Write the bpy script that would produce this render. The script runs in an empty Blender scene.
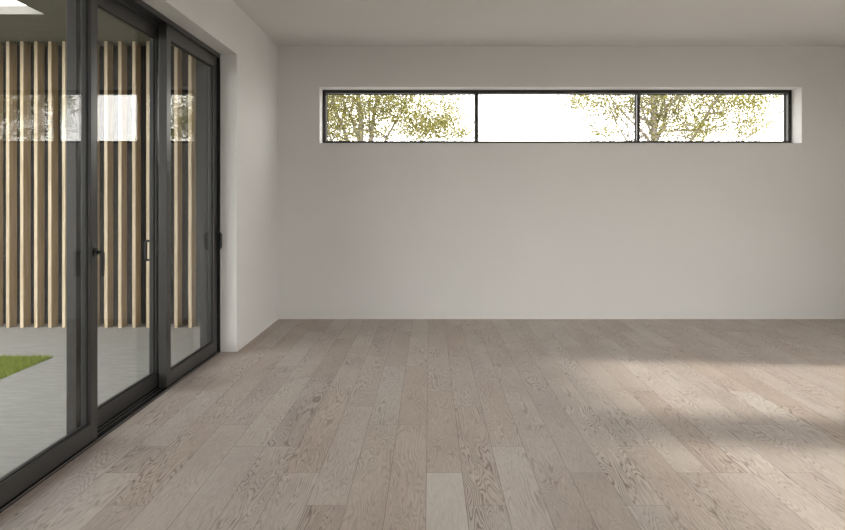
import bpy, bmesh, math, random
from mathutils import Vector, Matrix
random.seed(7)
S = bpy.context.scene
COL = S.collection
R = math.radians

# ------------------------------------------------------------------ camera
PXM = 97.5                       # photo pixels per metre on the back wall
EYE = 1.238
F = 657.2
YB = 6.74                        # distance to back wall
cd = bpy.data.cameras.new('camera'); cam = bpy.data.objects.new('camera', cd); COL.objects.link(cam)
cd.sensor_width = 36; cd.sensor_fit = 'HORIZONTAL'; cd.lens = F * 36 / 845
cam.location = (0, 0, EYE); cam.rotation_euler = (R(90), 0, 0)
cd.shift_x = -(430 - 422.5) / 845
cd.shift_y = -(265 - 198.3) / 845
cd.clip_start = 0.05
S.camera = cam

# ------------------------------------------------------------------ exposure, sky, sun
S.view_settings.view_transform = 'Standard'; S.view_settings.look = 'None'
S.view_settings.gamma = 1; S.view_settings.exposure = 0.82; S.view_settings.use_curve_mapping = False
SKY = 3.4
w = bpy.data.worlds.new('sky'); S.world = w; w.use_nodes = True
nt = w.node_tree; bg = nt.nodes['Background']
tc = nt.nodes.new('ShaderNodeTexCoord'); sep = nt.nodes.new('ShaderNodeSeparateXYZ'); ramp = nt.nodes.new('ShaderNodeValToRGB')
nt.links.new(tc.outputs['Generated'], sep.inputs[0]); nt.links.new(sep.outputs['Z'], ramp.inputs[0])
ramp.color_ramp.elements[0].position = 0.12; ramp.color_ramp.elements[0].color = (1.5, 1.46, 1.42, 1)
ramp.color_ramp.elements[1].position = 0.65; ramp.color_ramp.elements[1].color = (.70, .72, .76, 1)
nt.links.new(ramp.outputs[0], bg.inputs['Color']); bg.inputs['Strength'].default_value = SKY

sd = bpy.data.lights.new('sun', 'SUN'); sun = bpy.data.objects.new('sun', sd); COL.objects.link(sun)
sd.energy = 3.2; sd.angle = R(4.2); sd.color = (1.0, .95, .86)
SUN_EL = R(28.8)
dirv = Vector((-math.cos(SUN_EL), .095 * math.cos(SUN_EL), -math.sin(SUN_EL))).normalized()
sun.rotation_euler = dirv.to_track_quat('-Z', 'Y').to_euler()

# ------------------------------------------------------------------ materials
def new_mat(name):
    m = bpy.data.materials.new(name); m.use_nodes = True
    return m, m.node_tree, m.node_tree.nodes['Principled BSDF']

def plain(name, col, rough=.5, metal=0.0, spec=.5, bump=0.0, bscale=40, var=0.0, vscale=3):
    m, t, b = new_mat(name)
    b.inputs['Base Color'].default_value = (*col, 1); b.inputs['Roughness'].default_value = rough
    b.inputs['Metallic'].default_value = metal; b.inputs['Specular IOR Level'].default_value = spec
    g = t.nodes.new('ShaderNodeNewGeometry')
    if bump:
        n = t.nodes.new('ShaderNodeTexNoise'); n.inputs['Scale'].default_value = bscale; n.inputs['Detail'].default_value = 6
        bp = t.nodes.new('ShaderNodeBump'); bp.inputs['Strength'].default_value = bump; bp.inputs['Distance'].default_value = .01
        t.links.new(g.outputs['Position'], n.inputs['Vector']); t.links.new(n.outputs['Fac'], bp.inputs['Height'])
        t.links.new(bp.outputs['Normal'], b.inputs['Normal'])
    if var:
        n = t.nodes.new('ShaderNodeTexNoise'); n.inputs['Scale'].default_value = vscale; n.inputs['Detail'].default_value = 5
        r = t.nodes.new('ShaderNodeValToRGB')
        r.color_ramp.elements[0].position = .3; r.color_ramp.elements[1].position = .7
        r.color_ramp.elements[0].color = (*[c * (1 - var) for c in col], 1)
        r.color_ramp.elements[1].color = (*[min(1, c * (1 + var)) for c in col], 1)
        t.links.new(g.outputs['Position'], n.inputs['Vector']); t.links.new(n.outputs['Fac'], r.inputs[0])
        t.links.new(r.outputs[0], b.inputs['Base Color'])
    return m

M = {}
M['wall'] = plain('painted_plaster', (.70, .69, .675), .85, bump=.04, bscale=60, var=.015, vscale=1.5)
M['ceil'] = plain('ceiling_paint', (.71, .695, .68), .9)
M['trim'] = plain('white_trim', (.72, .70, .68), .6)
M['alu'] = plain('anthracite_aluminium', (.031, .030, .0285), .38, spec=.5, var=.04, vscale=9)
M['alu_win'] = plain('dark_bronze_aluminium', (.022, .019, .017), .45)
M['black'] = plain('black_rubber', (.008, .008, .008), .6, spec=.3)
M['handle'] = plain('black_handle', (.010, .010, .011), .35)
M['steel'] = plain('track_steel', (.35, .34, .33), .35, metal=1.0)
M['render'] = plain('exterior_render', (.62, .60, .57), .9, bump=.1, bscale=30)
M['charcoal'] = plain('charcoal_panel', (.012, .0115, .012), .8, bump=.4, bscale=14, var=.35, vscale=9)
M['bark'] = plain('pale_bark', (.30, .27, .24), .9, bump=.3, bscale=60, var=.25, vscale=14)
M['ground'] = plain('gravel_ground', (.30, .29, .26), .95, var=.2, vscale=4)

def concrete(name, col, stretch=(1, 4, 1), spots=True):
    m, t, b = new_mat(name)
    g = t.nodes.new('ShaderNodeNewGeometry'); mp = t.nodes.new('ShaderNodeMapping'); mp.inputs['Scale'].default_value = stretch
    t.links.new(g.outputs['Position'], mp.inputs['Vector'])
    n = t.nodes.new('ShaderNodeTexNoise'); n.inputs['Scale'].default_value = 6.0; n.inputs['Detail'].default_value = 9; n.inputs['Roughness'].default_value = .74
    t.links.new(mp.outputs[0], n.inputs['Vector'])
    r = t.nodes.new('ShaderNodeValToRGB'); r.color_ramp.elements[0].position = .32; r.color_ramp.elements[1].position = .68
    r.color_ramp.elements[0].color = (*[c * .82 for c in col], 1); r.color_ramp.elements[1].color = (*[min(1, c * 1.13) for c in col], 1)
    t.links.new(n.outputs['Fac'], r.inputs[0]); out = r.outputs[0]
    if spots:
        v = t.nodes.new('ShaderNodeTexNoise'); v.inputs['Scale'].default_value = 26; v.inputs['Detail'].default_value = 2
        t.links.new(mp.outputs[0], v.inputs['Vector'])
        r2 = t.nodes.new('ShaderNodeValToRGB'); r2.color_ramp.elements[0].position = .70; r2.color_ramp.elements[1].position = .76
        r2.color_ramp.elements[0].color = (1, 1, 1, 1); r2.color_ramp.elements[1].color = (.55, .53, .5, 1)
        t.links.new(v.outputs['Fac'], r2.inputs[0])
        mx = t.nodes.new('ShaderNodeMixRGB'); mx.blend_type = 'MULTIPLY'; mx.inputs[0].default_value = .8
        t.links.new(out, mx.inputs[1]); t.links.new(r2.outputs[0], mx.inputs[2]); out = mx.outputs[0]
    t.links.new(out, b.inputs['Base Color']); b.inputs['Roughness'].default_value = .8
    bp = t.nodes.new('ShaderNodeBump'); bp.inputs['Strength'].default_value = .15; bp.inputs['Distance'].default_value = .01
    t.links.new(n.outputs['Fac'], bp.inputs['Height']); t.links.new(bp.outputs[0], b.inputs['Normal'])
    return m
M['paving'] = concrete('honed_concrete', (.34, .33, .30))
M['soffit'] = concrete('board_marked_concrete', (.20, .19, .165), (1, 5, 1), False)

def slat_mat():
    m, t, b = new_mat('pale_timber')
    g = t.nodes.new('ShaderNodeNewGeometry'); mp = t.nodes.new('ShaderNodeMapping'); mp.inputs['Scale'].default_value = (14, 14, .8)
    n = t.nodes.new('ShaderNodeTexNoise'); n.inputs['Scale'].default_value = 3; n.inputs['Detail'].default_value = 6
    t.links.new(g.outputs['Position'], mp.inputs[0]); t.links.new(mp.outputs[0], n.inputs['Vector'])
    r = t.nodes.new('ShaderNodeValToRGB'); r.color_ramp.elements[0].position = .35; r.color_ramp.elements[1].position = .65
    r.color_ramp.elements[0].color = (.48, .37, .235, 1); r.color_ramp.elements[1].color = (.66, .54, .375, 1)
    t.links.new(n.outputs['Fac'], r.inputs[0]); t.links.new(r.outputs[0], b.inputs['Base Color'])
    b.inputs['Roughness'].default_value = .6
    return m
M['slat'] = slat_mat()

def glass_mat(name, tint=(.96, .97, .96), boost=1.0):
    # thin architectural pane: straight transmission plus Fresnel (Schlick) mirror reflection per face
    m = bpy.data.materials.new(name); m.use_nodes = True; t = m.node_tree; t.nodes.clear()
    out = t.nodes.new('ShaderNodeOutputMaterial'); mix = t.nodes.new('ShaderNodeMixShader')
    tr = t.nodes.new('ShaderNodeBsdfTransparent'); tr.inputs[0].default_value = (*tint, 1)
    gl = t.nodes.new('ShaderNodeBsdfGlossy'); gl.inputs['Roughness'].default_value = 0.0
    g = t.nodes.new('ShaderNodeNewGeometry'); dot = t.nodes.new('ShaderNodeVectorMath'); dot.operation = 'DOT_PRODUCT'
    t.links.new(g.outputs['Normal'], dot.inputs[0]); t.links.new(g.outputs['Incoming'], dot.inputs[1])
    def mth(op, a, b=None):
        n = t.nodes.new('ShaderNodeMath'); n.operation = op
        for i, v in enumerate((a, b)):
            if v is None: continue
            if isinstance(v, (int, float)): n.inputs[i].default_value = v
            else: t.links.new(v, n.inputs[i])
        return n.outputs[0]
    c = mth('ABSOLUTE', dot.outputs['Value'])
    p = mth('POWER', mth('SUBTRACT', 1.0, c), 5.0)
    f = mth('MINIMUM', mth('MULTIPLY', mth('ADD', mth('MULTIPLY', p, .96), .04), boost), 1.0)
    t.links.new(f, mix.inputs[0]); t.links.new(tr.outputs[0], mix.inputs[1]); t.links.new(gl.outputs[0], mix.inputs[2])
    t.links.new(mix.outputs[0], out.inputs[0])
    return m
M['glass'] = glass_mat('clear_glass', boost=.75)
M['glass_win'] = glass_mat('window_glass', (.98, .98, .97))

def leaf_mat(name, c1, c2):
    m = bpy.data.materials.new(name); m.use_nodes = True; t = m.node_tree; t.nodes.clear()
    out = t.nodes.new('ShaderNodeOutputMaterial'); mix = t.nodes.new('ShaderNodeMixShader'); mix.inputs[0].default_value = .45
    d = t.nodes.new('ShaderNodeBsdfDiffuse'); tl = t.nodes.new('ShaderNodeBsdfTranslucent')
    g = t.nodes.new('ShaderNodeNewGeometry'); r = t.nodes.new('ShaderNodeValToRGB')
    r.color_ramp.elements[0].color = (*c1, 1); r.color_ramp.elements[1].color = (*c2, 1)
    t.links.new(g.outputs['Random Per Island'], r.inputs[0])
    t.links.new(r.outputs[0], d.inputs[0]); t.links.new(r.outputs[0], tl.inputs[0])
    t.links.new(d.outputs[0], mix.inputs[1]); t.links.new(tl.outputs[0], mix.inputs[2]); t.links.new(mix.outputs[0], out.inputs[0])
    return m
M['leaf'] = leaf_mat('yellow_green_leaf', (.12, .11, .018), (.40, .38, .13))
M['grass'] = leaf_mat('grass_blade', (.26, .33, .05), (.48, .54, .16))
M['soil'] = plain('turf_soil', (.10, .15, .03), .95, var=.3, vscale=20)

def floor_mat():
    m, t, b = new_mat('grey_oak_planks')
    L = t.links; N = t.nodes.new
    uv = N('ShaderNodeUVMap'); uv.uv_map = 'plank'            # metres inside each plank
    at = N('ShaderNodeAttribute'); at.attribute_name = 'tone'; at.attribute_type = 'GEOMETRY'
    sp = N('ShaderNodeSeparateColor'); L.new(at.outputs['Color'], sp.inputs[0])   # r tone, g figure, b seed
    def mth(op, a, b_=None, c=None):
        n = N('ShaderNodeMath'); n.operation = op
        for i, v in enumerate((a, b_, c)):
            if v is None: continue
            if isinstance(v, (int, float)): n.inputs[i].default_value = v
            else: L.new(v, n.inputs[i])
        return n.outputs[0]
    sxy = N('ShaderNodeSeparateXYZ'); L.new(uv.outputs[0], sxy.inputs[0])
    u, v = sxy.outputs[0], sxy.outputs[1]
    seed = mth('MULTIPLY', sp.outputs[2], 97.0)
    def vec(x, y, z):
        c = N('ShaderNodeCombineXYZ')
        for i, q in enumerate((x, y, z)):
            if isinstance(q, (int, float)): c.inputs[i].default_value = q
            else: L.new(q, c.inputs[i])
        return c.outputs[0]
    # cathedral figure: contour lines of a smooth field stretched along the plank
    base = N('ShaderNodeTexNoise'); base.inputs['Scale'].default_value = 1.0; base.inputs['Detail'].default_value = 2.5
    base.inputs['Roughness'].default_value = .5; base.inputs['Distortion'].default_value = .35
    L.new(vec(mth('MULTIPLY', u, 8.0), mth('MULTIPLY', v, 1.0), seed), base.inputs['Vector'])
    field = mth('ADD', mth('MULTIPLY', base.outputs['Fac'], 34.0), mth('MULTIPLY', mth('ABSOLUTE', u), 40.0))
    wv = mth('SINE', mth('MULTIPLY', field, 6.2832))
    lines = N('ShaderNodeMapRange'); lines.inputs[1].default_value = .1; lines.inputs[2].default_value = 1.0
    L.new(wv, lines.inputs[0])
    # broken up by a pore pattern
    pore = N('ShaderNodeTexNoise'); pore.inputs['Scale'].default_value = 1.0; pore.inputs['Detail'].default_value = 4; pore.inputs['Roughness'].default_value = .6
    L.new(vec(mth('MULTIPLY', u, 120.0), mth('MULTIPLY', v, 16.0), seed), pore.inputs['Vector'])
    pr = N('ShaderNodeMapRange'); pr.inputs[1].default_value = .44; pr.inputs[2].default_value = .62; L.new(pore.outputs['Fac'], pr.inputs[0])
    amt = N('ShaderNodeTexNoise'); amt.inputs['Scale'].default_value = 1.0; amt.inputs['Detail'].default_value = 2
    L.new(vec(mth('MULTIPLY', u, 7.0), mth('MULTIPLY', v, 2.6), mth('ADD', seed, 31.0)), amt.inputs['Vector'])
    am = N('ShaderNodeMapRange'); am.inputs[1].default_value = .36; am.inputs[2].default_value = .62; L.new(amt.outputs['Fac'], am.inputs[0])
    dark = mth('MULTIPLY', lines.outputs[0], mth('ADD', mth('MULTIPLY', pr.outputs[0], .35), .65))
    dark = mth('MULTIPLY', dark, mth('ADD', mth('MULTIPLY', am.outputs[0], .7), .30))
    dark = mth('MULTIPLY', dark, sp.outputs[1])
    # fine straight grain and brushed speckle
    fine = N('ShaderNodeTexNoise'); fine.inputs['Scale'].default_value = 1.0; fine.inputs['Detail'].default_value = 5; fine.inputs['Roughness'].default_value = .7
    L.new(vec(mth('MULTIPLY', u, 110.0), mth('MULTIPLY', v, 14.0), seed), fine.inputs['Vector'])
    blot = N('ShaderNodeTexNoise'); blot.inputs['Scale'].default_value = 1.0; blot.inputs['Detail'].default_value = 3
    L.new(vec(mth('MULTIPLY', u, 5.0), mth('MULTIPLY', v, 1.6), mth('ADD', seed, 11.0)), blot.inputs['Vector'])
    r = N('ShaderNodeValToRGB'); e = r.color_ramp.elements
    e[0].position = 0; e[0].color = (.31, .25, .215, 1); e[1].position = 1; e[1].color = (.63, .59, .54, 1)
    k = e.new(.5); k.color = (.475, .42, .378, 1)
    tone = mth('ADD', mth('ADD', sp.outputs[0], mth('MULTIPLY', mth('SUBTRACT', fine.outputs['Fac'], .5), .85)),
               mth('MULTIPLY', mth('SUBTRACT', blot.outputs['Fac'], .5), .55))
    L.new(tone, r.inputs[0])
    hu = N('ShaderNodeMixRGB'); hu.blend_type = 'MULTIPLY'; hu.inputs[2].default_value = (1.0, .94, .89, 1)
    L.new(mth('POWER', mth('FRACT', mth('MULTIPLY', sp.outputs[2], 13.7)), 2.0), hu.inputs[0]); L.new(r.outputs[0], hu.inputs[1])
    mx = N('ShaderNodeMixRGB'); L.new(mth('MULTIPLY', dark, .9), mx.inputs[0]); L.new(hu.outputs[0], mx.inputs[1])
    mx.inputs[2].default_value = (.15, .10, .075, 1)
    # joints: v-groove by distance from the plank edge; u in [-w/2,w/2], edge distances in the second map
    uv2 = N('ShaderNodeUVMap'); uv2.uv_map = 'edge'; s2 = N('ShaderNodeSeparateXYZ'); L.new(uv2.outputs[0], s2.inputs[0])
    ed = mth('SUBTRACT', .0805, mth('ABSOLUTE', u))
    ee = mth('MINIMUM', s2.outputs[0], s2.outputs[1])
    dd = mth('MINIMUM', ed, ee)
    jm = N('ShaderNodeMapRange'); jm.inputs[1].default_value = 0.0004; jm.inputs[2].default_value = .0014; L.new(dd, jm.inputs[0])
    j2 = N('ShaderNodeMixRGB'); j2.blend_type = 'MIX'; L.new(mth('SUBTRACT', 1.0, jm.outputs[0]), j2.inputs[0]); L.new(mx.outputs[0], j2.inputs[1]); j2.inputs[2].default_value = (.13, .10, .08, 1)
    L.new(j2.outputs[0], b.inputs['Base Color'])
    rg = mth('ADD', mth('MULTIPLY', fine.outputs['Fac'], .12), .36)
    L.new(rg, b.inputs['Roughness']); b.inputs['Specular IOR Level'].default_value = .45
    bp = N('ShaderNodeBump'); bp.inputs['Strength'].default_value = .25; bp.inputs['Distance'].default_value = .002
    h = mth('ADD', mth('SUBTRACT', fine.outputs['Fac'], mth('MULTIPLY', dark, .5)), jm.outputs[0])
    L.new(h, bp.inputs['Height']); L.new(bp.outputs[0], b.inputs['Normal'])
    return m
M['floor'] = floor_mat()

# ------------------------------------------------------------------ helpers
def tag(o, label=None, cat=None, group=None, kind=None):
    if label: o['label'] = label
    if cat: o['category'] = cat
    if group: o['group'] = group
    if kind: o['kind'] = kind
    return o
def empty(name, loc):
    o = bpy.data.objects.new(name, None); COL.objects.link(o); o.location = loc; o.empty_display_size = .1
    return o
def box_bm(bm, x0, x1, y0, y1, z0, z1):
    vs = [bm.verts.new((x, y, z)) for x in (min(x0, x1), max(x0, x1)) for y in (min(y0, y1), max(y0, y1)) for z in (min(z0, z1), max(z0, z1))]
    for f in ((0, 1, 3, 2), (4, 6, 7, 5), (0, 4, 5, 1), (2, 3, 7, 6), (0, 2, 6, 4), (1, 5, 7, 3)):
        bm.faces.new([vs[i] for i in f])
def tube_bm(bm, pts, rads, n=8, cap=True):
    rings = []
    pts = [Vector(p) for p in pts]
    for i, p in enumerate(pts):
        d = (pts[min(i + 1, len(pts) - 1)] - pts[max(i - 1, 0)]).normalized()
        a = d.orthogonal().normalized() if abs(d.z) < .9 else d.cross(Vector((0, 1, 0))).normalized()
        b = d.cross(a).normalized()
        rings.append([bm.verts.new(p + rads[i] * (math.cos(q) * a + math.sin(q) * b)) for q in [2 * math.pi * k / n for k in range(n)]])
    for r0, r1 in zip(rings, rings[1:]):
        # align start vertex to avoid twisting
        best = min(range(n), key=lambda s: (r1[s].co - r0[0].co).length)
        r1[:] = r1[best:] + r1[:best]
        for k in range(n): bm.faces.new((r0[k], r0[(k + 1) % n], r1[(k + 1) % n], r1[k]))
    if cap:
        bm.faces.new(rings[0][::-1]); bm.faces.new(rings[-1])
def obj(name, bm, mat, parent=None, bevel=0.0, smooth=False):
    bmesh.ops.recalc_face_normals(bm, faces=bm.faces)
    if bevel: bmesh.ops.bevel(bm, geom=bm.edges[:], offset=bevel, segments=2, affect='EDGES', profile=.6)
    me = bpy.data.meshes.new(name); bm.to_mesh(me); bm.free()
    o = bpy.data.objects.new(name, me); COL.objects.link(o); me.materials.append(mat)
    if smooth:
        for p in me.polygons: p.use_smooth = True
    if parent: o.parent = parent; o.matrix_parent_inverse = Matrix.Translation(-parent.location)
    return o
def boxes(name, lst, mat, parent=None, bevel=0.0):
    bm = bmesh.new()
    for b in lst: box_bm(bm, *b)
    return obj(name, bm, mat, parent, bevel)
def struct(o, label=None):
    return tag(o, label, kind='structure')

# ------------------------------------------------------------------ room shell
XL, XR, YF, H = -1.558, 5.00, -2.6, 2.80
XLO = -1.838                      # outer face of the left wall
XRO = 5.50
YBO = 7.06
DY0, DY1, DH = 1.26, 5.30, 2.40   # sliding-door opening
# floor planks: one mesh, one quad per plank
PW, PA, PL = .161, -.016, 1.256
def build_floor():
    bm = bmesh.new(); u1 = bm.loops.layers.uv.new('plank'); u2 = bm.loops.layers.uv.new('edge')
    tl = bm.loops.layers.float_color.new('tone')
    c0 = math.floor((-1.70 - PA) / PW); c1 = math.ceil((XR + .02 - PA) / PW)
    rnd = random.Random(11)
    # planks that stand out: (column, near end) -> tone, figure
    forced = {(0, 1.708): (.74, .15), (1, 2.65): (.45, 1.15), (1, 1.394): (.42, 1.1), (4, 2.964): (.40, .3), (4, 1.708): (.34, .3),
              (5, 2.65): (.62, 1.15), (8, 2.964): (.36, 1.15), (7, 4.22): (.40, .2), (13, 2.65): (.42, 1.15), (-3, 1.394): (.38, 1.1),
              (-5, 3.278): (.34, 1.2), (-9, 2.964): (.32, 1.3)}
    fixed_off = {0: 0, 1: 3, 4: 0, 5: 3, 8: 0, 7: 0, 13: 3, -3: 3, -5: 1, -9: 0, 3: 2, 6: 1, 2: 1, -1: 2}
    last = None
    for c in range(c0, c1 + 1):
        q = fixed_off.get(c)
        if q is None:
            q = rnd.choice([k for k in range(4) if k != last])
        last = q
        off = 2.964 + q * PL / 4
        x0, x1 = PA + c * PW, PA + (c + 1) * PW
        n0 = math.floor((YF - .1 - off) / PL); n1 = math.ceil((YB + .1 - off) / PL)
        spans = [(off + n * PL, off + (n + 1) * PL) for n in range(n0, n1)]
        if c == -9:        # one short offcut plank beside the doors
            spans = [t for a, b in spans for t in ([(a, 3.278), (3.278, b)] if abs(a - 2.964) < .02 else [(a, b)])]
        for y0, y1 in spans:
            r1 = rnd.random(); r2 = rnd.random(); r3 = rnd.random()
            tone = .50 + (r1 - .5) * .20
            fig = .55 + .45 * r2
            if r3 > .86: fig = .95; tone -= .06
            if r3 < .10: tone -= .12; fig *= .5
            for (cc, yy), (tt, ff) in forced.items():
                if cc == c and abs(y0 - yy) < .02: tone, fig = tt, ff
            seed = rnd.random()
            cx0, cx1 = max(x0, -1.70), min(x1, XR + .0)
            cy0, cy1 = max(y0, YF), min(y1, YB)
            if cx1 <= cx0 or cy1 <= cy0: continue
            vs = [bm.verts.new(p) for p in ((cx0, cy0, 0), (cx1, cy0, 0), (cx1, cy1, 0), (cx0, cy1, 0))]
            f = bm.faces.new(vs); xm = (x0 + x1) / 2
            for l in f.loops:
                x, y = l.vert.co.x, l.vert.co.y
                l[u1].uv = (x - xm, y - y0); l[u2].uv = (y - y0, y1 - y); l[tl] = (tone, fig, seed, 1)
    bmesh.ops.remove_doubles(bm, verts=bm.verts, dist=1e-5)
    # slab under the planks
    me = bpy.data.meshes.new('floor'); bm.to_mesh(me); bm.free()
    o = bpy.data.objects.new('floor', me); COL.objects.link(o); me.materials.append(M['floor'])
    return o
struct(build_floor(), 'grey brown oak plank floor of the empty room')
struct(boxes('trim_9', [(-1.70, XR, YF, YB, -.2, -.004)], M['render']), 'floor slab edge beneath the oak planks')
struct(boxes('ceiling', [(XLO, XRO, YF - .3, YBO, H, H + .3)], M['ceil']), 'plain pale grey ceiling of the room')
WX0, WX1, WZ0, WZ1 = -1.133, 3.812, 1.805, 2.381
struct(boxes('wall_back', [(XLO, WX0, YB, YBO, -.2, H), (WX1, XRO, YB, YBO, -.2, H), (WX0, WX1, YB, YBO, -.2, WZ0), (WX0, WX1, YB, YBO, WZ1, H)], M['wall']),
       'light grey plastered wall with the long strip window')
struct(boxes('wall_left', [(XLO, XL, DY1, YB, -.2, H), (XLO, XL, YF - .3, DY0, -.2, H), (XLO, XL, DY0, DY1, DH, H)], M['wall']),
       'light grey plastered wall around the sliding doors')
struct(boxes('added_cladding', [(XLO - .02, XLO, DY1 + .01, YB, -.1, 2.74), (XLO - .02, XLO, -1.0, DY0 - .01, -.1, 2.74), (XLO - .02, XLO, DY0 - .01, DY1 + .01, DH + .01, 2.74)], M['charcoal']), 'charcoal cladding added to the unseen side of the door wall to cut bounce light')  # added dark skin, unseen, keeps bounce off the slat sides
# right wall with tall openings (outside the frame, they let the sun in)
ROP = [(3.36, 4.68), (.60, 2.97)]
seg = []; ycur = YB
for a, b in ROP:
    seg.append((XR, XRO, b, ycur, -.2, H)); seg.append((XR, XRO, a, b, 2.40, H)); seg.append((XR, XRO, a, b, -.2, 0.0)); ycur = a
seg.append((XR, XRO, YF - .3, ycur, -.2, H))
struct(boxes('wall_right', seg, M['wall']), 'plastered wall with tall openings outside the frame')
FO = (-.7, .95)  # unseen opening, added to bring front light onto the back wall
struct(boxes('wall_front', [(XL, FO[0], YF - .3, YF, -.2, H), (FO[1], XR, YF - .3, YF, -.2, H), (FO[0], FO[1], YF - .3, YF, 2.4, H), (FO[0], FO[1], YF - .3, YF, -.2, 0)], M['wall']), 'plastered wall behind the viewer')
e = struct(empty('window_5', ((FO[0] + FO[1]) / 2, YF - .2, 0)), 'wide glazed opening added behind the viewer to light the back wall')
boxes('window_frame', [(FO[0], FO[0] + .06, YF - .23, YF - .17, 0, 2.4), (FO[1] - .06, FO[1], YF - .23, YF - .17, 0, 2.4), (FO[0] + .06, FO[1] - .06, YF - .23, YF - .17, 0, .06), (FO[0] + .06, FO[1] - .06, YF - .23, YF - .17, 2.34, 2.4)], M['alu'], e)
boxes('glass_pane', [(FO[0] + .06, FO[1] - .06, YF - .203, YF - .197, .06, 2.34)], M['glass_win'], e)
for i, (a, b) in enumerate(ROP):
    e = struct(empty('window_%d' % (i + 2), (XR + .3, (a + b) / 2, 0)), 'tall glazed opening in the right wall')
    x0, x1 = XR + .27, XR + .33
    boxes('window_frame', [(x0, x1, a, a + .05, 0, 2.4), (x0, x1, b - .05, b, 0, 2.4), (x0, x1, a + .05, b - .05, 0, .06), (x0, x1, a + .05, b - .05, 2.34, 2.4)], M['alu'], e)
    boxes('glass_pane', [(XR + .295, XR + .301, a + .05, b - .05, .06, 2.34)], M['glass_win'], e)
# reveal at foot: fine shadow line trim along back and left wall
struct(boxes('baseboard_back', [(XL, XR, YB - .004, YB, .0, .022)], M['trim']), 'thin pale strip at the foot of the window wall')
struct(boxes('baseboard_left', [(XL, XL + .004, DY1, YB - .004, .0, .022)], M['trim']), 'thin pale strip at the foot of the door wall')

# ------------------------------------------------------------------ strip window
WF = YB + .187
e = struct(empty('window_1', ((WX0 + WX1) / 2, WF, WZ0)), 'long horizontal strip window with three panes and dark frame')
fw, fd = .036, .10
boxes('window_frame', [(WX0, WX0 + fw, WF, WF + fd, WZ0, WZ1), (WX1 - fw, WX1, WF, WF + fd, WZ0, WZ1),
                       (WX0 + fw, WX1 - fw, WF, WF + fd, WZ1 - fw, WZ1), (WX0 + fw, WX1 - fw, WF, WF + fd, WZ0, WZ0 + fw)], M['alu_win'], e, .002)
mull = [(.476, .508), (2.183, 2.214)]
for a, b in mull: boxes('mullion', [(a, b, WF, WF + fd - .01, WZ0 + fw, WZ1 - fw)], M['alu_win'], e, .002)
xs = [WX0 + fw, mull[0][0], mull[0][1], mull[1][0], mull[1][1], WX1 - fw]
for i in range(3):
    a, b = xs[2 * i], xs[2 * i + 1]
    p = boxes('glass_pane', [(a, b, WF + .075, WF + .081, WZ0 + fw, WZ1 - fw)], M['glass_win'], e)
    boxes('gasket', [(a, a + .006, WF + .055, WF + .075, WZ0 + fw, WZ1 - fw), (b - .006, b, WF + .055, WF + .075, WZ0 + fw, WZ1 - fw),
                     (a + .006, b - .006, WF + .055, WF + .075, WZ1 - fw - .006, WZ1 - fw), (a + .006, b - .006, WF + .055, WF + .075, WZ0 + fw, WZ0 + fw + .006)], M['black'], p)

# ------------------------------------------------------------------ sliding doors
FX = -1.690                        # room-side face of the outer frame
XF1, XF2 = -1.706, -1.778          # room-side faces of the two panel tracks
TH = .051
fr = struct(empty('trim_1', (FX - .09, DY1, 0)), 'dark aluminium outer frame and tracks of the sliding doors')
boxes('jamb', [(FX - .001, XLO, DY1 - .028, DY1, 0, DH)], M['black'], fr)  # jamb face kept black to stand for the shadow groove beside the panel
boxes('jamb', [(FX - .012, XLO, DY0, DY0 + .018, 0, DH)], M['black'], fr)
boxes('head_track', [(FX, XLO, DY0, DY1, DH - .016, DH), (FX, FX - .008, DY0, DY1, DH - .034, DH - .016), (XF1 - TH - .006, XF1 - TH - .011, DY0 + .018, DY1 - .018, DH - .05, DH - .016)], M['alu'], fr)
boxes('threshold', [(FX + .0, XLO, DY0, DY1, -.03, .003)], M['black'], fr)
for xx in (FX - .003, XF1 - .030, XF1 - TH - .008, XF2 - .030):
    boxes('track_rail', [(xx, xx - .004, DY0 + .02, DY1 - .02, .003, .009)], M['steel'], fr)

def panel(idx, y0, y1, xf, label):
    z0, z1 = .010, DH - .020
    if xf == XF1: z1 = DH - .036 + .016
    e = struct(empty('door_%d' % idx, (xf - TH / 2, (y0 + y1) / 2, z0)), label)
    st, rb, rt = .068, .085, .095
    xb = xf - TH
    for ya in (y0, y1 - st):
        boxes('stile', [(xb, xf, ya, ya + st, z0, z1)], M['alu'], e, .0025)
    boxes('rail', [(xb, xf - .001, y0 + st, y1 - st, z0, z0 + rb)], M['alu'], e, .0015)
    boxes('rail', [(xb, xf - .001, y0 + st, y1 - st, z1 - rt, z1)], M['alu'], e, .0015)
    ya, yb, za, zb = y0 + st, y1 - st, z0 + rb, z1 - rt
    gx = xf - .027
    def ring(x0, x1, t, name, mat, par):
        return boxes(name, [(x0, x1, ya, ya + t, za, zb), (x0, x1, yb - t, yb, za, zb), (x0, x1, ya + t, yb - t, za, za + t), (x0, x1, ya + t, yb - t, zb - t, zb)], mat, par)
    ring(xf - .013, xf - .022, .009, 'gasket', M['black'], e)
    ring(xf - .003, xf - .011, .005, 'glazing_bead', M['alu'], e)
    boxes('glass_pane', [(gx - .003, gx + .003, ya, yb, za, zb)], M['glass'], e)
    return e
p3 = panel(3, 4.258, 5.268, XF1, 'glazed sliding door panel nearest the window wall, with black pull handle on its far stile')
p2 = panel(2, 3.305, 4.348, XF2, 'middle glazed sliding door panel, set back in the outer track')
p1 = panel(1, 2.330, 3.374, XF1, 'glazed sliding door panel nearest the viewer, with black lever handle')
p0 = panel(4, 1.275, 2.400, XF2, 'glazed sliding door panel beside the viewer, outside the frame')

def z_at(px_y, y): return EYE + (198.3 - px_y) * y / F
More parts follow.
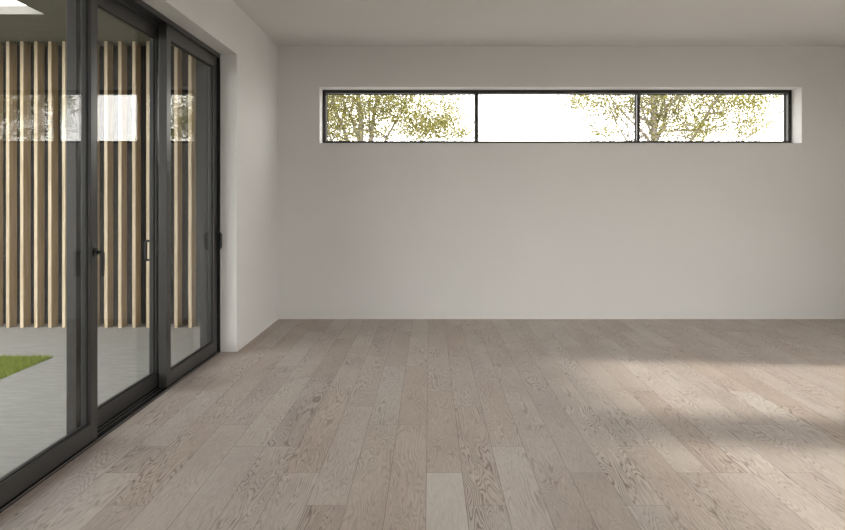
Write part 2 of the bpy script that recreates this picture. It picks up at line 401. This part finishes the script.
# lever handle on the near panel's far stile
yh = 3.345; zh = z_at(252.3, yh)
bm = bmesh.new()
tube_bm(bm, [(XF1, yh, zh), (XF1 + .007, yh, zh)], [.024, .024], 24)
tube_bm(bm, [(XF1 + .006, yh, zh), (XF1 + .04, yh, zh)], [.0085, .0085], 14)
pts = [(XF1 + .036, yh, zh + .008), (XF1 + .040, yh, zh - .010), (XF1 + .041, yh, zh - .06), (XF1 + .040, yh, zh - .122)]
tube_bm(bm, pts, [.010, .0105, .009, .008], 12)
obj('lever_handle', bm, M['handle'], p1, smooth=False)
def pull(parent, x, side, y, z0, z1, out=.034):
    bm = bmesh.new()
    zz = [z0, z0 + .012, z1 - .012, z1]
    tube_bm(bm, [(x, y, zz[0]), (x + side * (out - .008), y, zz[0]), (x + side * out, y, zz[0] + .012), (x + side * out, y, zz[3] - .012), (x + side * (out - .008), y, zz[3]), (x, y, zz[3])],
            [.0085] * 6, 10)
    return obj('pull_handle', bm, M['handle'], parent)
pull(p2, XF2 - TH, -1, 4.300, z_at(260, 4.3), z_at(241, 4.3), .030)
pull(p3, XF1, 1, 5.258, z_at(249, 5.245), z_at(233, 5.245), .034)
boxes('dark_strip', [(XF2, XF2 + .005, 3.312, 3.335, z_at(276, 3.32), z_at(252, 3.32))], M['handle'], p2)  # thin dark strip on the middle panel at lever height

# ------------------------------------------------------------------ courtyard
YS = 6.30                          # front of the timber slats
CZ = 2.745                         # canopy soffit
CXL = -7.6
GX1, GY0, GY1 = -2.945, 2.2, 5.15  # lawn
struct(boxes('paving', [(GX1, XLO, -3.0, YS + .6, -.15, -.004), (CXL, GX1, GY1, YS + .6, -.15, -.004), (CXL, GX1, -3.0, GY0, -.15, -.004),
                        (XLO, -1.70, DY0, DY1, -.15, -.031)], M['paving']), 'pale grey concrete terrace beyond the sliding doors')
SKX1, SKY1 = -3.155, 5.38          # roof opening
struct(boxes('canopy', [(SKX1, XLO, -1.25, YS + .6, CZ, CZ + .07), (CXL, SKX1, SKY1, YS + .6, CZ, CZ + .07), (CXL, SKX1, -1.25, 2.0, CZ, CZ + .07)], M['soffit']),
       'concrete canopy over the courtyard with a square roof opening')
struct(boxes('added_walls', [(CXL - .25, CXL, 4.2, YS + .6, -.15, CZ), (-4.4, XLO, -1.25, -1.0, -.15, CZ)], M['charcoal']), 'dark walls added outside the frame to shape the courtyard light')  # unseen walls added so less light reaches the slat side faces
struct(boxes('wall_courtyard', [(CXL, XLO, YS + .21, YS + .60, -.004, CZ)], M['charcoal']), 'charcoal wall behind the timber slats')
sc = empty('slatted_screen', (-4.5, YS + .1, 0))
tag(sc, 'screen of tall pale timber slats against the charcoal courtyard wall', 'screen')
scale = F / YS
pitch = 14.02 / scale
x_first = (18 / 2.945 - 0.1 - 430) / scale
k = -22
while True:
    x0 = x_first + k * pitch
    if x0 + .034 > XLO - .04: break
    if x0 > CXL + .05:
        boxes('slat', [(x0, x0 + .032, YS, YS + .118, -.004, CZ)], M['slat'], sc, .0015)
    k += 1
# lawn: soil + blades as one uncountable object
def lawn():
    bm = bmesh.new(); rnd = random.Random(5)
    x0, x1 = -5.2, GX1
    for i in range(52000):
        x = rnd.uniform(x0, x1); y = rnd.uniform(3.3, GY1)
        a = rnd.uniform(0, 2 * math.pi); h = rnd.uniform(.018, .042); wd = rnd.uniform(.0018, .0034)
        lx, ly = rnd.gauss(0, .012), rnd.gauss(0, .012)
        dx, dy = math.cos(a) * wd, math.sin(a) * wd
        v = [bm.verts.new(p) for p in ((x - dx, y - dy, -.01), (x + dx, y + dy, -.01), (x + lx, y + ly, -.01 + h))]
        bm.faces.new(v)
    me = bpy.data.meshes.new('lawn'); bm.to_mesh(me); bm.free(); me.materials.append(M['grass'])
    o = bpy.data.objects.new('lawn', me); COL.objects.link(o)
    return tag(o, 'patch of short green grass set into the concrete terrace', 'grass', kind='stuff')
struct(boxes('lawn_soil', [(CXL, GX1, GY0, GY1, -.15, -.010)], M['soil']), 'turf bed under the grass patch')
lawn()
struct(boxes('ground', [(-60, 60, -60, 90, -.6, -.155)], M['ground']), 'open ground outside')

# ------------------------------------------------------------------ trees behind the strip window
TY = 10.0
def P(px, py, dy=0.0):
    y = TY + dy
    return Vector(((px - 430) * y / F, y, EYE + (198.3 - py) * y / F))
def make_tree(name, label, base, limbs, leaf_zones, seed, crown, thick):
    rnd = random.Random(seed)
    root = empty(name, base); tag(root, label, 'tree', 'trees outside the strip window')
    bm = bmesh.new(); anchors = []
    def limb(pts, r0, r1, depth=0):
        # resample with slight wobble
        q = []
        for a, b in zip(pts, pts[1:]):
            n = max(2, int((b - a).length / .12))
            for i in range(n): q.append(a.lerp(b, i / n))
        q.append(pts[-1])
        if depth: 
            for i in range(1, len(q)): q[i] = q[i] + Vector((rnd.gauss(0, .008), rnd.gauss(0, .008), rnd.gauss(0, .008)))
        m = len(q); rr = [r0 + (r1 - r0) * i / (m - 1) for i in range(m)]
        tube_bm(bm, q, rr, 7 if depth == 0 else 5)
        return q, rr
    for pts, r0, r1, twigs in limbs:
        q, rr = limb(pts, r0, r1)
        for i in range(twigs):
            j = rnd.randrange(len(q) // 4, len(q)); s = q[j]
            if s.z < 1.85: continue
            d = Vector((rnd.gauss(0, 1), rnd.gauss(0, .8), rnd.gauss(.45, .6))).normalized()
            L = rnd.uniform(.25, .8); mid = s + d * L * .5 + Vector((0, 0, rnd.uniform(0, .06))); end = s + d * L
            tq, _ = limb([s, mid, end], min(rr[j] * .55, .012), .0025, 1)
            anchors += tq[1:]
            for _k in range(2):
                j2 = rnd.randrange(len(tq) // 3, len(tq)); s2 = tq[j2]
                d2 = (d + Vector((rnd.gauss(0, .8), rnd.gauss(0, .8), rnd.gauss(0, .6)))).normalized()
                e2 = s2 + d2 * rnd.uniform(.12, .35)
                tq2, _ = limb([s2, e2], .004, .0015, 1); anchors += tq2[1:]
    obj('trunk', bm, M['bark'], root, smooth=True)
    lb = bmesh.new(); cnt = 0
    def leaf(c, s):
        n = Vector((rnd.gauss(0, 1), rnd.gauss(0, 1), rnd.gauss(.3, 1))).normalized(); a = n.orthogonal().normalized(); b = n.cross(a)
        th = rnd.uniform(0, 6.283); u = a * math.cos(th) + b * math.sin(th); v = n.cross(u)
        vs = [lb.verts.new(p) for p in (c - u * s, c - v * s * .65 + n * s * .12, c + u * s, c + v * s * .65 + n * s * .12)]
        lb.faces.new(vs)
    for a in anchors:
        if crown(a):
            for i in range(rnd.randint(4, 8)):
                leaf(a + Vector((rnd.gauss(0, .05), rnd.gauss(0, .05), rnd.gauss(0, .05))), rnd.uniform(.010, .020))
    for (cx, cy, rx, rz, n) in leaf_zones:           # leaf clumps, centre in metres
        for i in range(int(n * thick)):
            c = Vector((rnd.gauss(cx, rx), TY + rnd.gauss(0, .2), rnd.gauss(cy, rz)))
            if c.z > 1.7: leaf(c, rnd.uniform(.010, .021))
    obj('foliage', lb, M['leaf'], root)
    return root
def X(px): return (px - 430) / 65.72
def Z(py): return EYE + (198.3 - py) / 65.72
def up(v, dx, dz, dy=0): return v + Vector((dx, dy, dz))
b1 = Vector((-1.02, TY, -.155))
fork = P(361, 158)
L1 = [
    ([b1, P(361, 175), fork, P(361, 141), P(361, 117), P(358, 95), P(352, 40), P(349, -20)], .075, .014, 34),
    ([fork, P(359, 141), P(353.6, 124), P(345, 105), P(338, 80), P(325, 20)], .028, .008, 26),
    ([P(361, 172), P(368, 150), P(371.5, 140), P(374, 113), P(380, 85), P(392, 30)], .034, .010, 26),
    ([P(362, 168, .1), P(370, 145, .1), P(370, 128, .1), P(369, 110, .1), P(374, 60, .1)], .018, .008, 18),
    ([P(361, 180), P(353, 155), P(347.5, 141), P(341, 122), P(335, 111), P(332, 92), P(322, 40)], .034, .010, 26),
    ([P(360, 186, -.1), P(342, 155, -.1), P(332, 141, -.1), P(327, 130, -.1), P(312, 95, -.1), P(296, 40, -.1)], .026, .008, 26),
    ([P(362, 180, .1), P(380, 155, .1), P(387, 137, .1), P(396, 122, .1), P(410, 100, .1), P(428, 60, .1)], .022, .007, 30),
    ([P(362, 185, .2), P(392, 160, .2), P(414, 142, .2), P(436, 124, .2), P(455, 106, .2)], .018, .004, 34),
    ([P(361, 175, -.3), P(330, 160, -.3), P(306, 135, -.3), P(285, 100, -.3)], .022, .008, 20),
]
zones1 = [(X(345), Z(108), .36, .30, 900), (X(400), Z(104), .32, .22, 1100), (X(430), Z(128), .28, .13, 650), (X(335), Z(128), .22, .14, 320),
          (X(452), Z(110), .16, .16, 200), (X(462), Z(134), .10, .05, 70), (X(350), Z(60), .6, .35, 1700), (X(395), Z(20), .6, .4, 1500), (X(305), Z(105), .3, .35, 900)]
make_tree('leafy_tree', 'yellow green leafy tree behind the left pane of the strip window', b1, L1, zones1, 21, lambda a: a.x < .75, 6.5)

b2 = Vector((3.40, TY, -.155))
L2 = [
    ([b2, P(654, 175), P(654, 141), P(654, 118), P(652.5, 95), P(650, 50), P(655, -10)], .085, .018, 36),
    ([P(654, 165), P(650, 142), P(640.3, 130), P(628, 118), P(612, 100), P(600, 70)], .026, .006, 15),
    ([P(654, 178), P(638, 158), P(629.5, 141), P(627, 125), P(618, 115), P(610, 100)], .022, .006, 10),
    ([P(638, 158, .05), P(626, 140, .05), P(617, 124, .05), P(610, 106, .05), P(604, 90, .05)], .016, .005, 10),
    ([P(654, 140), P(645, 118), P(641, 100), P(636, 70)], .018, .007, 18),
    ([P(654, 125), P(632, 112), P(628, 108), P(620, 96), P(608, 70)], .018, .006, 18),
    ([P(655, 150), P(657, 140), P(664, 122), P(666, 112), P(663.5, 96), P(660, 50)], .032, .010, 24),
    ([P(655, 132, .05), P(661, 112, .05), P(664, 100, .05), P(676, 60, .05)], .020, .008, 20),
    ([P(640, 101, -.1), P(653, 106, -.1), P(664, 110, -.1)], .006, .004, 3),
    ([P(664, 107, -.2), P(672, 101, -.2), P(683, 95, -.2), P(700, 80, -.2)], .008, .005, 10),
    ([P(664, 122), P(674, 112), P(680, 100), P(690, 70)], .012, .006, 16),
    ([P(655, 182), P(678, 158), P(692, 139), P(703, 122), P(711, 107), P(721, 96), P(738, 50)], .034, .010, 36),
    ([P(692, 139), P(697, 132), P(715, 127), P(744, 121), P(762, 112)], .011, .004, 22),
    ([P(655, 184, .2), P(700, 165, .2), P(735, 146, .2), P(758, 130, .2), P(780, 112, .2)], .024, .006, 26),
    ([P(650, 150, .3), P(612, 142, .3), P(590, 126, .3), P(572, 108, .3)], .012, .004, 26),
]
zones2 = [(X(582), Z(100), .16, .09, 170), (X(612), Z(106), .22, .15, 260), (X(604), Z(134), .14, .05, 60), (X(668), Z(112), .26, .22, 650), (X(700), Z(130), .22, .12, 420),
          (X(720), Z(104), .32, .15, 560), (X(750), Z(100), .22, .12, 330), (X(752), Z(128), .14, .10, 190), (X(640), Z(45), .7, .35, 1900), (X(710), Z(30), .7, .4, 1600), (X(775), Z(92), .15, .12, 120)]
make_tree('leafy_tree', 'loose leafy tree behind the centre and right panes of the strip window', b2, L2, zones2, 33, lambda a: a.x > 1.95, 5.0)
